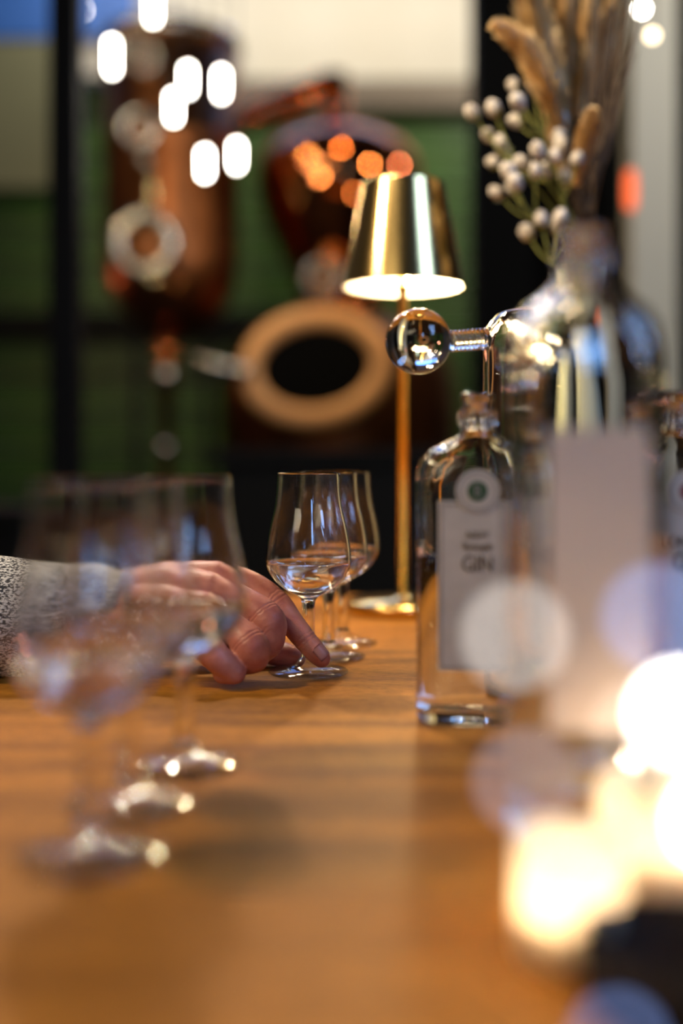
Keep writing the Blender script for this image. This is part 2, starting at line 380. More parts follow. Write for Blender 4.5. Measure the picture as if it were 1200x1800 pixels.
o = link_bm('manhole_dark_disc', bm, M['void'], PS, False); local(o, PS); o['label'] = 'black oval disc standing for the dark opening inside the bronze frame'  # solid black disc stands for the darkness inside the opening
# round glass port low on the dome, and clamp knob + lever left of the manhole
def port(parent, px, py, d, r, name='sight_glass', m='steel'):
    c = at(px, py, d); s2 = d / F; bm = bmesh.new()
    lathe(bm, [(r * .62 * s2, 0), (r * .62 * s2, .05), (r * .72 * s2, .065), (r * .95 * s2, .06), (r * s2, .05), (r * s2, -.06), (r * .8 * s2, -.08)], 32, axis(c, c + Vector((0, -1, 0))))
    o = link_bm(name, bm, M[m], parent); local(o, parent)
    bm = bmesh.new(); lathe(bm, [(0, .02), (r * .63 * s2, .02), (r * .63 * s2, .0), (0, 0)], 24, axis(c, c + Vector((0, -1, 0))))
    g = link_bm('pane', bm, M['copper_dark'] if m == 'steel' else M['glass'], o)
port(PS, 568, 492, DS - 100 * s, 34)
def knob(parent, px, py, d, r, m, name='knob'):
    c = at(px, py, d); s2 = d / F; bm = bmesh.new(); bmesh.ops.create_uvsphere(bm, u_segments=24, v_segments=16, radius=r * s2, matrix=Matrix.Translation(c)); o = link_bm(name, bm, M[m], parent); local(o, parent)
bm = bmesh.new(); tube(bm, [at(340, 634, DM), at(380, 642, DM), at(425, 652, DM)], [13 * sm, 11 * sm, 9 * sm], 14); local(link_bm('clamp_lever', bm, M['steel'], PS), PS)
knob(PS, 425, 652, DM - .03, 17, 'steel', 'clamp_knob')

# ------------------------------------------------------------------ copper column (left)
DC = 4.3; s = DC / F
CS = empty('distilling_column', (at(302, 0, DC).x, DC, FZ), 'tall copper distilling column with round sight glasses and steel top plate', 'still')
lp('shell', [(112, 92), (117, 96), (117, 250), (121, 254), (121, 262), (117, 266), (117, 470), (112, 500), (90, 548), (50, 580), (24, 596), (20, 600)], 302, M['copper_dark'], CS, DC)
lp('top_plate', [(0, 58), (60, 60), (105, 66), (122, 74), (122, 90), (112, 92), (0, 92)], 302, M['steel'], CS, DC)
lp('drain_pipe', [(17, 596), (17, 700), (12, 705), (12, 860)], 292, M['copper_dark'], CS, DC, 24)
lp('pipe_foot', [(12, 858), (30, 862), (30, 880), (12, 1140)], 292, M['black'], CS, DC, 24)
for (x, y) in ((240, 900), (364, 900)):
    p = at(x, 540, DC); bm = bmesh.new(); tube(bm, [(p.x, DC, p.z), (p.x, DC, FZ)], .018, 12); local(link_bm('leg', bm, M['black'], CS), CS)
port(CS, 258, 432, DC - 117 * s - .0, 58)
port(CS, 256, 108, DC - 112 * s, 30)
port(CS, 250, 232, DC - 112 * s, 34)
bm = bmesh.new(); tube(bm, [at(268, 288, DC - .33), at(268, 392, DC - .33)], 5 * s, 16); local(link_bm('gauge_tube', bm, M['brass_edge'], CS), CS)
for (x, y, m) in ((256, 283, 'steel'), (262, 380, 'steel')): knob(CS, x, y, DC - .35, 11, m, 'gauge_fitting')
knob(CS, 268, 494, DC - .33, 10, 'brass_edge', 'valve'); knob(CS, 310, 500, DC - .33, 9, 'copper', 'valve')
knob(CS, 294, 622, DC - .1, 20, 'copper', 'valve'); knob(CS, 292, 660, DC - .1, 18, 'steel', 'valve'); knob(CS, 290, 788, DC - .14, 13, 'steel', 'valve')

# unseen point lights added so the polished dome mirrors them as highlights
cx = at(595, 0, DS).x
dome_s = spline(dome, 8); sD = DS / F
def dome_hit(px, py):
    o = Vector((0, 0, H)); p1 = at(px, py, 1.0); d = (p1 - o).normalized()
    best = None; t = 3.8
    while t < 4.6:
        p = o + d * t; row = HY - (p.z - H) / sD
        for (r0, y0), (r1, y1) in zip(dome_s, dome_s[1:]):
            if y0 <= row <= y1:
                r = (r0 + (r1 - r0) * (row - y0) / (y1 - y0)) * sD
                if math.hypot(p.x - cx, p.y - DS) <= r:
                    dr = (r1 - r0) * sD; dz = -(y1 - y0) * sD
                    rad = Vector((p.x - cx, p.y - DS, 0)).normalized()
                    nrm = (rad * (-dz) + Vector((0, 0, dr))).normalized()
                    rf = d - 2 * d.dot(nrm) * nrm
                    return p, nrm, rf
        t += .002
for (px, py, pw, col, t_) in ((510, 288, 9, WARM, 1.5), (540, 272, 22, (1, .85, .55), 1.9), (563, 312, 8, WARM, 1.5), (650, 287, 11, (1, .85, .55), .95), (702, 290, 5, (1, .75, .8), .8), (622, 340, 1.6, WARM, .95), (500, 368, 2, (1, .35, .2), 1.3)):
    h = dome_hit(px, py)
    if h: point('dome_glint_light', h[0] + h[2] * t_, pw, col, .03)

# tubular pendant lamps
for (px, y0, y1, lab) in ((197, 72, 128, 'tubular pendant lamp left of the top plate of the copper column'), (269, -30, 38, 'tubular pendant lamp cut by the top edge above the copper column'),
        (330, 118, 163, 'tubular pendant lamp at the upper right of the column, left of its twin'), (305, 165, 212, 'tubular pendant lamp low and left in the upper cluster on the column'),
        (389, 125, 171, 'tubular pendant lamp at the right edge of the column, upper row'), (360, 265, 310, 'tubular pendant lamp lower row, left of the lower pair'),
        (416, 252, 295, 'tubular pendant lamp lower row, right of the lower pair')):
    d = 3.55; p = at(px, y1, d); L = (y1 - y0) * d / F
    r = empty('pendant_lamp', p, lab, 'lamp', 'tubular lamps hanging before the copper column')
    bm = bmesh.new(); lathe(bm, [(0, 0), (.006, .003), (.0085, .01), (.0085, L - .004), (.006, L), (0, L)], 16); link_bm('tube', bm, M['tube'], r)
    bm = bmesh.new(); lathe(bm, [(.010, L - .004), (.012, L + .002), (.012, L + .03), (.003, L + .04), (.002, L + .04), (.002, CZ - p.z)], 12); link_bm('cord', bm, M['black'], r)
for (px, py, d) in ((140, 18, 3.6), (1128, 16, 2.0), (1146, 62, 2.2)):
    p = at(px, py, d); r = empty('globe_bulb', p, {140: 'small round bulb at the top left beside the black post', 1128: 'small bright round bulb at the top right above the dried flowers', 1146: 'dimmer small round bulb just under the bright one at top right'}[px], 'lamp')
    bm = bmesh.new(); bmesh.ops.create_uvsphere(bm, u_segments=16, v_segments=12, radius=.008 * d / 2); link_bm('bulb', bm, M['tube'] if px != 1146 else M['bulb_glow'], r)
    bm = bmesh.new(); tube(bm, [(0, 0, .006), (0, 0, CZ - p.z)], .0015, 6); link_bm('cord', bm, M['black'], r)

# ------------------------------------------------------------------ table
T = empty('oak_table', (0, .62, FZ), 'warm brown oiled oak table with diagonal grain', 'table')
bm = bmesh.new(); box(bm, (-1.0, -.12, -.04), (.95, 1.372, -.0005), .004); local(link_bm('tabletop', bm, M['oak'], T, False), T)
for x in (-.9, .85):
    for y in (-.04, 1.28):
        bm = bmesh.new(); box(bm, (x - .04, y - .04, FZ), (x + .04, y + .04, -.04), .004); local(link_bm('leg', bm, M['oak'], T, False), T)

# ------------------------------------------------------------------ tasting glasses
foot_p = [(0, 0), (.0302, 0), (.0312, .0012), (.0300, .0022), (.020, .0042), (.010, .0078), (.0062, .0125), (0, .0125)]
outer = [(0, .0126), (.0061, .0126), (.0052, .022), (.0048, .038), (.0050, .050), (.0058, .0565), (.0095, .0600), (.016, .0636), (.024, .0695), (.0295, .0763), (.0325, .0825), (.0333, .089), (.0322, .101), (.0294, .1155), (.0262, .129), (.0246, .142), (.0240, .1545), (.0238, .155)]
inner = [(.0231, .155), (.0230, .1545), (.0236, .142), (.0252, .129), (.0284, .1155), (.0311, .101), (.0321, .089), (.0312, .0835), (.0281, .0778), (.0225, .0715), (.0150, .0660), (.007, .0632), (0, .0625)]
LZ = .0862
def inner_r(z):
    for (r0, z0), (r1, z1) in zip(inner, inner[1:]):
        if z1 <= z <= z0: return r1 + (r0 - r1) * (z - z1) / (z0 - z1)
    return 0
def make_glass(loc, label, group):
    r = empty('tasting_glass', loc, label, 'glass', group)
    bm = bmesh.new()
    po = [outer[0]] + spline(outer[1:], 3); pi_ = spline(inner, 3)
    lathe(bm, po + pi_, 72)
    link_bm('glass_body', bm, M['glass'], r)
    bm = bmesh.new(); lathe(bm, foot_p, 72); link_bm('foot', bm, M['thin'], r)
    bm = bmesh.new()
    pl = [(0, LZ)] + [(inner_r(LZ) - .002, LZ), (inner_r(LZ) + .0001, LZ + .0007)] + [(rr + .00015 if rr else 0, zz - .00015) for rr, zz in pi_ if zz < LZ - .0004]
    lathe(bm, pl, 72)
    q = link_bm('spirit', bm, M['spirit'], r); q['label'] = 'clear spirit filling the bottom of the bowl'
    return r
G = make_glass((at(542, 0, .864).x, .864, 0), 'sharp clear tasting glass with spirit, its foot pinched by the fingers', 'tasting glasses in the row by the lamp')
def copy_tree(o, loc, label, group):
    c = o.copy(); C.objects.link(c); c.location = loc; c['label'] = label; c['group'] = group
    for ch in o.children:
        d = ch.copy(); C.objects.link(d); d.parent = c
    return c
for (px, d, lab, g) in ((577, .932, 'middle tasting glass of the row standing behind the held glass', 'tasting glasses in the row by the lamp'),
        (602, 1.0, 'rearmost tasting glass of the row, nearest the brass lamp', 'tasting glasses in the row by the lamp'),
        (158, .462, 'nearest and leftmost blurred tasting glass in the foreground', 'blurred tasting glasses in the left foreground'),
        (226, .531, 'middle one of the three blurred tasting glasses in the left foreground', 'blurred tasting glasses in the left foreground'),
        (325, .600, 'rightmost blurred foreground tasting glass, in front of the hand', 'blurred tasting glasses in the left foreground')):
    copy_tree(G, (at(px, 0, d).x, d, 0), lab, g)

# ------------------------------------------------------------------ brass table lamp
d = 1.216; s = d / F
TL = empty('table_lamp', (at(708, 0, d).x, d, 0), 'satin brass table lamp with conical metal shade and slim pole', 'lamp')
def part(name, prof, m, parent, seg=64):
    bm = bmesh.new(); lathe(bm, prof, seg); return link_bm(name, bm, m, parent)
part('base', [(0, 0), (.060, 0), (.063, .003), (.063, .011), (.061, .013), (.012, .0145), (.009, .017), (0, .018)], M['brass'], TL)
zt = H + (HY - 324) * s; zb = H + (HY - 506) * s
part('pole', [(0, .016), (.0056, .016), (.0056, zb - .006), (.0075, zb - .004), (.0075, zb + .02), (0, zb + .022)], M['brass'], TL, 24)
part('shade', [(.0655, zb), (.0667, zb), (.0668, zb + .0003), (.0666, zb + .0012), (.0457, zt - .003), (.0455, zt - .002), (.0452, zt - .0008), (.0440, zt), (.0430, zt + .0002), (.006, zt + .001), (0, zt + .001), (0, zt - .001), (.043, zt - .0015), (.0445, zt - .003)], M['brass'], TL)
bmw = [(.0445, zt - .0035), (.0648, zb + .0006)]
o = part('shade_lining', [(.0440, zt - .0036), (.0646, zb + .0006), (.0640, zb + .0006), (.0434, zt - .004)], mat('white_lining', (.85, .80, .70), .7), TL)
o = part('lamp_bulb', [(0, zb + .024), (.016, zb + .026), (.02, zb + .036), (.014, zb + .05), (0, zb + .054)], M['bulb_glow'], TL, 24)
point('table_lamp_light', TL.location + Vector((0, 0, zb + .012)), 6.0, (1, .78, .45), .012).location.x += .02
part('switch', [(0, .0145), (.006, .0145), (.006, .021), (.005, .0225), (0, .0225)], M['brass_edge'], TL, 20).location = (.002, -.035, 0)

# ------------------------------------------------------------------ bottles
def rrect(hw, hd, n=64, e=4.0):
    out = []
    for k in range(n):
        a = 2 * PI * k / n; c = math.cos(a); s_ = math.sin(a)
        out.append((math.copysign(abs(c) ** (2 / e), c) * hw, math.copysign(abs(s_) ** (2 / e), s_) * hd))
    return out
def loft(bm, secs, n=64, cap0=True, cap1=True):
    rings = []
    for hw, hd, z, e in secs:
        rings.append([bm.verts.new((x, y, z)) for x, y in rrect(hw, hd, n, e)])
    for A, B in zip(rings, rings[1:]):
        for k in range(n): j = (k + 1) % n; bm.faces.new((A[k], A[j], B[j], B[k]))
    if cap0: bm.faces.new(rings[0][::-1])
    if cap1: bm.faces.new(rings[-1])
def text(body, size, loc, parent, m, ext=.0001, rot=(PI / 2, 0, 0), name='lettering', sx=1.):
    cu = bpy.data.curves.new(name, 'FONT'); cu.body = body; cu.size = size; cu.align_x = 'CENTER'; cu.align_y = 'CENTER'; cu.extrude = ext; cu.resolution_u = 3
    o = bpy.data.objects.new('tmp', cu); C.objects.link(o)
    bpy.context.view_layer.update()
    me = bpy.data.meshes.new_from_object(o.evaluated_get(bpy.context.evaluated_depsgraph_get())); bpy.data.objects.remove(o)
    me.materials.clear(); me.materials.append(m)
    q = bpy.data.objects.new(name, me); C.objects.link(q); q.parent = parent; q.location = loc; q.rotation_euler = rot; q.scale = (sx, 1, 1); q['label'] = 'printed word %s' % body; return q
def gin_bottle(px, d, rz, lines, seal, label, hw=.0385, hd=.026, hs=1.0, lab_h=(.035, .140), name='gin_bottle', withlabel=True, nk=.58, front=False):
    r = empty(name, (at(px, 0, d).x, d, 0), label, 'bottle', None, rz)
    Z = lambda z: z * hs
    secs = [(hw * .93, hd * .90, 0, 4), (hw * .985, hd * .96, .0015, 4), (hw, hd, .005, 4.5), (hw, hd, Z(.150), 4.5), (hw * .99, hd * .985, Z(.158), 4.2), (hw * .93, hd * .93, Z(.1655), 3.6), (hw * .78, hd * .84, Z(.172), 3.), (hw * .55, hd * .74, Z(.1765), 2.5), (.0140, .0140, Z(.1795), 2.1), (.0108, .0108, Z(.183), 2), (.0101, .0101, Z(.186), 2)]
    nz = [(rr * .78, zz) for rr, zz in ((.0130, .186), (.0152, .188), (.0156, .190), (.0156, .204), (.0150, .206), (.0125, .207), (.0122, .2150), (.0140, .2165), (.0142, .2225), (.0132, .2240))]
    secs += [(a, a, Z(.186) + (b - .186) * nk, 2) for a, b in nz[1:]]
    t = .0032
    ins = [(.0078, .0078, Z(.186) + .038 * nk, 2), (.0075, .0075, Z(.183), 2), (.009, .009, Z(.178), 2.1), (hw * .5, hd * .62, Z(.1735), 2.6), (hw * .75, hd * .74, Z(.168), 3.), (hw - t * 1.4, hd - t * 1.3, Z(.160), 3.6), (hw - t, hd - t, Z(.150), 4.2), (hw - t, hd - t, .014, 4.2), (hw - t * 1.8, hd - t * 1.8, .0095, 3.8), (hw * .6, hd * .6, .0085, 3)]
    bm = bmesh.new(); loft(bm, secs + ins, 72)
    link_bm('bottle_glass', bm, M['bottle_glass'], r)
    # gin inside
    lz = Z(.105) if not front else .075
    bm = bmesh.new(); g = .0001
    loft(bm, [(hw * .6 + g, hd * .6 + g, .0085 - g, 3), (hw - t * 1.8 + g, hd - t * 1.8 + g, .0095 - g, 3.8), (hw - t + g, hd - t + g, .014, 4.2), (hw - t + g, hd - t + g, lz, 4.2)], 72)
    q = link_bm('gin', bm, M['spirit'], r); q['label'] = 'clear liquid inside the bottle'
    # ribbed collar embossing
    bm = bmesh.new()
    for k in range(36):
        a = 2 * PI * k / 36; p = Vector((math.cos(a), math.sin(a), 0)) * .0123
        tube(bm, [p + Vector((0, 0, Z(.186) + .0035 * nk)), p + Vector((0, 0, Z(.186) + .0165 * nk))], .0006, 6)
    q = link_bm('embossed_ribs', bm, M['bottle_glass'], r)
    if withlabel:
        y = -hd - .0004; z0, z1 = lab_h
        lw = hw * .63
        bm = bmesh.new(); box(bm, (-lw, y - .0002, z0), (lw, y + .0003, z1), .0001)
        lab = link_bm('paper_label', bm, M['taupe'] if front else M['paper'], r, False); lab['label'] = 'pale rectangular front label'
        if not front:
            bm = bmesh.new(); f = y - .00045
            for (x0, a0, x1, a1) in ((-lw + .002, z0 + .002, -lw + .0024, z1 - .002), (lw - .0024, z0 + .002, lw - .002, z1 - .002), (-lw + .002, z1 - .0024, lw - .002, z1 - .002), (-lw + .002, z0 + .002, lw - .002, z0 + .0024)):
                box(bm, (x0, f, a0), (x1, f + .0002, a1))
            link_bm('label_border', bm, M['ink'], lab, False)
            sc_ = Matrix.Translation((0, y - .0002, z1 + .006)) @ Matrix.Rotation(PI / 2, 4, 'X')
            bm = bmesh.new(); lathe(bm, [(0, 0), (.0135, 0), (.0135, .0006), (0, .0006)], 48, sc_); q = link_bm('round_seal', bm, M['paper'], r, False)
            bm = bmesh.new(); lathe(bm, [(.0118, .0006), (.0118, .0008), (.0108, .0008), (.0108, .0006)], 48, sc_, True); link_bm('seal_ring', bm, M['seal_grey'], q, False)
            bm = bmesh.new(); lathe(bm, [(0, .0008), (.0062, .0008), (.0062, .0004), (0, .0004)], 40, sc_); q2 = link_bm('seal_centre', bm, M[seal], q, False); q2['label'] = seal.split('_')[1] + ' disc in the middle of the seal'
            text('B', .010, (0, y - .0012, z1 + .0060), r, M['seal_grey'], .0001, name='monogram', sx=.8)
        for (w_, sz, zz) in lines:
            text(w_, sz, (0, y - .0006, zz), r, M['ink'], sx=.8)
    if not front: text('ORBEN', .0068, (0, -.0130, Z(.186) + .010 * nk), r, M['bottle_glass'], .0006, name='embossed_lettering', sx=.9)
    return r
B1 = gin_bottle(839, .710, math.radians(-7), [('NAVY', .0066, .119), ('Strength', .0068, .1121), ('GIN', .0142, .1009)], 'seal_green', 'clear gin bottle with green seal, navy strength label, left of the others')
B2 = gin_bottle(1186, .700, math.radians(2), [('LONDON', .0090, .1155), ('GIN', .0150, .1030)], 'seal_red', 'clear gin bottle with dark red seal, cut by the right edge')
B3 = gin_bottle(1026, .49, 0, [], 'seal_green', 'tall blurred clear bottle in front, between the two labelled gin bottles', hw=.0335, hd=.028, hs=1.34, lab_h=(.052, .178), name='tall_bottle', nk=.46, front=True)

# side-arm decanter with the glass ball
dd = .80; c0 = at(930, 0, dd)
DC_ = empty('glass_dispenser', (c0.x, dd, 0), 'clear glass dispenser behind the green sealed bottle, with ball ended side arm', 'dispenser')
bm = bmesh.new()
zt = H + (HY - 545) * dd / F
prof = [(0, 0), (.030, 0), (.033, .003), (.033, zt - .03), (.031, zt - .012), (.024, zt - .003), (.016, zt), (.0145, zt), (.022, zt - .006), (.0285, zt - .014), (.0305, zt - .03), (.0305, .008), (.028, .006), (0, .006)]
lathe(bm, prof, 64); link_bm('vessel', bm, M['bottle_glass'], DC_)
bc = at(735, 600, dd - .02) - Vector((c0.x, dd, 0))
bm = bmesh.new(); bmesh.ops.create_uvsphere(bm, u_segments=48, v_segments=32, radius=58 * (dd - .02) / F, matrix=Matrix.Translation(bc)); link_bm('glass_ball', bm, M['glass'], DC_)
bm = bmesh.new(); e = Vector((-.031, -.01, bc.z + .003)); st = bc + Vector((58 * .78 / F - .001, 0, 0)); L = (e - st).length
pr = [(0, 0)]
nn = 9
for k in range(nn + 1):
    zz = L * k / nn
    pr += [(.0058, zz), (.0078, zz + L / nn * .3), (.0078, zz + L / nn * .6)] if k < nn else [(.0058, zz)]
pr.append((0, L)); lathe(bm, pr, 32, axis(st, e)); link_bm('ribbed_arm', bm, M['glass'], DC_)

# ------------------------------------------------------------------ candles
def votive(px, d, r, h, label, power, base_m, flame_h=.012):
    o = empty('tealight', (at(px, 0, d).x, d, 0), label, 'candle', 'tealight candles in the right foreground')
    bm = bmesh.new(); lathe(bm, [(0, 0), (r * .92, 0), (r, .003), (r, h), (r - .0012, h), (r - .0012, .003), (0, .003)], 48); link_bm('holder', bm, base_m, o)
    bm = bmesh.new(); lathe(bm, [(0, .0032), (r - .002, .0032), (r - .002, h * .36), (r * .5, h * .35), (0, h * .35)], 32); link_bm('wax', bm, M['wax'], o)
    bm = bmesh.new(); tube(bm, [(0, 0, h * .35), (.0004, 0, h * .35 + .005)], .0006, 6); link_bm('wick', bm, M['wick'], o)
    bm = bmesh.new(); lathe(bm, [(0, h * .35 + .004), (.0020, h * .35 + .007), (.0024, h * .35 + .010), (.0014, h * .35 + .014), (0, h * .35 + .004 + flame_h)], 16); link_bm('flame', bm, M['flame'], o)
    point('candle_light', o.location + Vector((0, 0, h * .6)), power, (1, .76, .50), .004)
    return o
votive(1003, .370, .0178, .040, 'small frosted glass tealight glowing warm in the lower right', .42, M['frosted'])
votive(1185, .435, .030, .038, 'wider glowing tealight at the right edge behind the small one', .45, M['frosted'])
# dark dish the wide tealight stands beside, front right
bm = bmesh.new(); q = at(1215, 0, .33); lathe(bm, [(0, 0), (.028, 0), (.033, .004), (.034, .022), (.032, .022), (.030, .006), (0, .005)], 48)
tag(link_bm('dark_dish', bm, M['dark_cup'], None, loc=(q.x, .33, 0)), 'low dark brown dish at the right edge in front of the candles', 'dish')

# glowing beads on a wire near the lens, added to make blurred glint discs
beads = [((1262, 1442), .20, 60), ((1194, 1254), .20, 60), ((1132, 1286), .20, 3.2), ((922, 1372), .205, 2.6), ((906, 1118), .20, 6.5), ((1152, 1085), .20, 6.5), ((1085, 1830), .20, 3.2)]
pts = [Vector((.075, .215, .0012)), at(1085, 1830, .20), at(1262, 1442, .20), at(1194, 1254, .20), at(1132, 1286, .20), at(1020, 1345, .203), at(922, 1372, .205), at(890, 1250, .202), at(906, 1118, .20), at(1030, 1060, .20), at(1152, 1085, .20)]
FL = empty('added_glint_beads', pts[0], 'thin wire of added glowing beads standing in for blurred glints at the right front', 'lights')
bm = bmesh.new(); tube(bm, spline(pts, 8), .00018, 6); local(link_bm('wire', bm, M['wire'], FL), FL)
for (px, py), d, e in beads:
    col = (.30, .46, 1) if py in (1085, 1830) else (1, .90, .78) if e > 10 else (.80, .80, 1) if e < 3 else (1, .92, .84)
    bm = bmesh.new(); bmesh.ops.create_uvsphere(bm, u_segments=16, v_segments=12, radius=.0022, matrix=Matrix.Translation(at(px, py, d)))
    local(link_bm('bulb', bm, emis('bead_glow', col, e), FL), FL)  # added glowing bead, blurs into a glint disc

# ------------------------------------------------------------------ hand and sleeve
def P(px, py, d): return at(px, py, d)
chains = {
 'index': [(P(395, 1022, .872), .0145), (P(440, 1032, .868), .0125), (P(484, 1062, .860), .0118), (P(512, 1095, .852), .0098), (P(537, 1126, .846), .0090), (P(556, 1148, .843), .0082), (P(566, 1159, .842), .0068)],
 'middle': [(P(378, 1045, .850), .0150), (P(430, 1062, .842), .0130), (P(468, 1090, .835), .0142), (P(474, 1114, .832), .0124), (P(474, 1132, .830), .0100), (P(460, 1146, .832), .0090)],
 'ring': [(P(362, 1080, .828), .0145), (P(410, 1108, .820), .0125), (P(440, 1137, .811), .0138), (P(444, 1151, .811), .0124), (P(446, 1160, .812), .0098), (P(428, 1166, .816), .0085)],
 'little': [(P(345, 1115, .806), .0130), (P(380, 1155, .800), .0108), (P(408, 1179, .802), .0092), (P(410, 1182, .802), .0086), (P(392, 1184, .803), .0076)],
 'thumb': [(P(250, 1085, .885), .018), (P(330, 1080, .905), .0165), (P(410, 1108, .905), .0135), (P(465, 1140, .895), .0110), (P(505, 1163, .885), .0095), (P(522, 1168, .882), .0075)],
 'm1': [(P(205, 1070, .872), .026), (P(300, 1038, .874), .021), (P(395, 1022, .872), .0150)],
 'm2': [(P(205, 1080, .862), .027), (P(300, 1052, .860), .023), (P(378, 1045, .850), .0155)],
 'm3': [(P(205, 1100, .850), .026), (P(290, 1085, .842), .022), (P(362, 1080, .828), .0150)],
 'm4': [(P(210, 1120, .842), .024), (P(290, 1115, .828), .020), (P(345, 1115, .806), .0135)],
 'arm': [(P(-80, 1110, .86), .036), (P(0, 1095, .86), .033), (P(150, 1090, .86), .028), (P(215, 1090, .858), .026)],
}
bm = bmesh.new()
for nm, ch in chains.items():
    sp = spline([(*p, r) for p, r in ch], 10)
    last = None
    for x, y, z, r in sp:
        v = Vector((x, y, z))
        if last is not None and (v - last).length < r * .12: continue
        last = v
        bmesh.ops.create_icosphere(bm, subdivisions=3 if nm not in ('arm',) else 3, radius=r, matrix=Matrix.Translation((x, y, max(z, r + .0004))))
hand = link_bm('person', bm, M['skin'])
md = hand.modifiers.new('r', 'REMESH'); md.mode = 'VOXEL'; md.voxel_size = .00085; md.use_smooth_shade = True
ms = hand.modifiers.new('s', 'SMOOTH'); ms.factor = .5; ms.iterations = 6
bpy.context.view_layer.update()
me = bpy.data.meshes.new_from_object(hand.evaluated_get(bpy.context.evaluated_depsgraph_get()))
hand.modifiers.clear(); hand.data = me
# knuckle creases pressed into the surface
creases = []
def crease(a, b, t, w=.0009, dep=.0009, span=None): creases.append((a, (b - a).normalized(), t, w, dep))
def ring_at(ch, i, off=0., dep=.0008, w=.0008):
    p = chains[ch][i][0]; q = chains[ch][min(i + 1, len(chains[ch]) - 1)][0]; o = chains[ch][max(i - 1, 0)][0]
    ax = (q - o).normalized(); creases.append((p + ax * off, ax, chains[ch][i][1] * 1.6, w, dep))
for off in (-.004, -.001, .0025): ring_at('index', 2, off, .0008)
for off in (-.002, .001, .0035): ring_at('index', 4, off, .0006)
for off in (-.006, -.0035): ring_at('middle', 2, off, .0007)
for off in (.001, .004): ring_at('middle', 4, off, .0006)
for off in (-.005, -.002): ring_at('ring', 2, off, .0006)
nrm = [v.normal.copy() for v in me.vertices]
for v in me.vertices:
    co = v.co; dsp = 0
    for (c, ax, rr, w_, dep) in creases:
        dv = co - c
        if dv.length < rr:
            t = dv.dot(ax) + .0009 * noise.noise(co * 300)
            fall = max(0, 1 - (dv.length / rr) ** 4)
            dsp -= dep * math.exp(-(t / (w_ * .75)) ** 2) * fall
    dsp += .0003 * noise.noise(co * 90) + .00012 * noise.noise(co * 350)
    v.co = co + nrm[v.index] * dsp * .75
for p in me.polygons: p.use_smooth = True
tag(hand, 'person seen as one hand pinching the foot of the tasting glass, arm on table', 'person')
# nail on the index tip
a = chains['index'][5][0]; b = chains['index'][6][0]; ax = (b - a).normalized()
nd = (Vector((.25, -.75, .62))); nd = (nd - ax * nd.dot(ax)).normalized(); sd = ax.cross(nd)
bm = bmesh.new(); g = []
for i in range(9):
    row = []
    for j in range(9):
        u = i / 8 * 2 - 1; v = j / 8 * 2 - 1
        x = .0056 * u * (1 if abs(v) < .6 else 1 - (abs(v) - .6) ** 2 * 1.6); y = .0058 * v
        row.append(bm.verts.new(b - ax * .0042 + ax * y + sd * x + nd * (.0091 - .0030 * u * u - .0012 * max(v, 0) ** 2)))
    g.append(row)
for i in range(8):
    for j in range(8): bm.faces.new((g[i][j], g[i + 1][j], g[i + 1][j + 1], g[i][j + 1]))
r_ = bmesh.ops.solidify(bm, geom=bm.faces[:], thickness=.0006)
nl = link_bm('fingernail', bm, M['nail'], hand)
# sleeve
bm = bmesh.new()
sp = spline([(*P(-300, 1100, .862), .052), (*P(-60, 1092, .862), .050), (*P(60, 1088, .861), .0455), (*P(150, 1090, .860), .0425), (*P(205, 1092, .859), .0385), (*P(218, 1093, .859), .0375)], 12)
rings = []; seg = 64
def srow(x, y, z, r, i):
    out = []
    for k in range(seg):
        a = 2 * PI * k / seg
        rr = r * (1 + .02 * math.sin(3 * a + i * .25) + .03 * noise.noise(Vector((x * 30, math.cos(a) * 1.5, math.sin(a) * 1.5))))
        out.append((x + .004 * math.sin(a), y + rr * .98 * math.cos(a), max(.0006, z + rr * math.sin(a))))
    return out
rows = [srow(x, y, max(z, .0), r, i) for i, (x, y, z, r) in enumerate(sp)]
lastx, lasty, lastz, lastr = sp[-1]
rows.append(srow(lastx + .0012, lasty, lastz, lastr - .002, 99)); rows.append(srow(lastx - .001, lasty, lastz, lastr - .0042, 99)); rows.append(srow(lastx - .03, lasty, lastz, lastr - .0035, 99))
for row in rows: rings.append([bm.verts.new(p) for p in row])
for A, B in zip(rings, rings[1:]):
    for k in range(seg): j = (k + 1) % seg; bm.faces.new((A[k], A[j], B[j], B[k]))
sl = link_bm('sleeve', bm, M['wool'], hand); sl['label'] = 'grey marled wool knit sleeve'

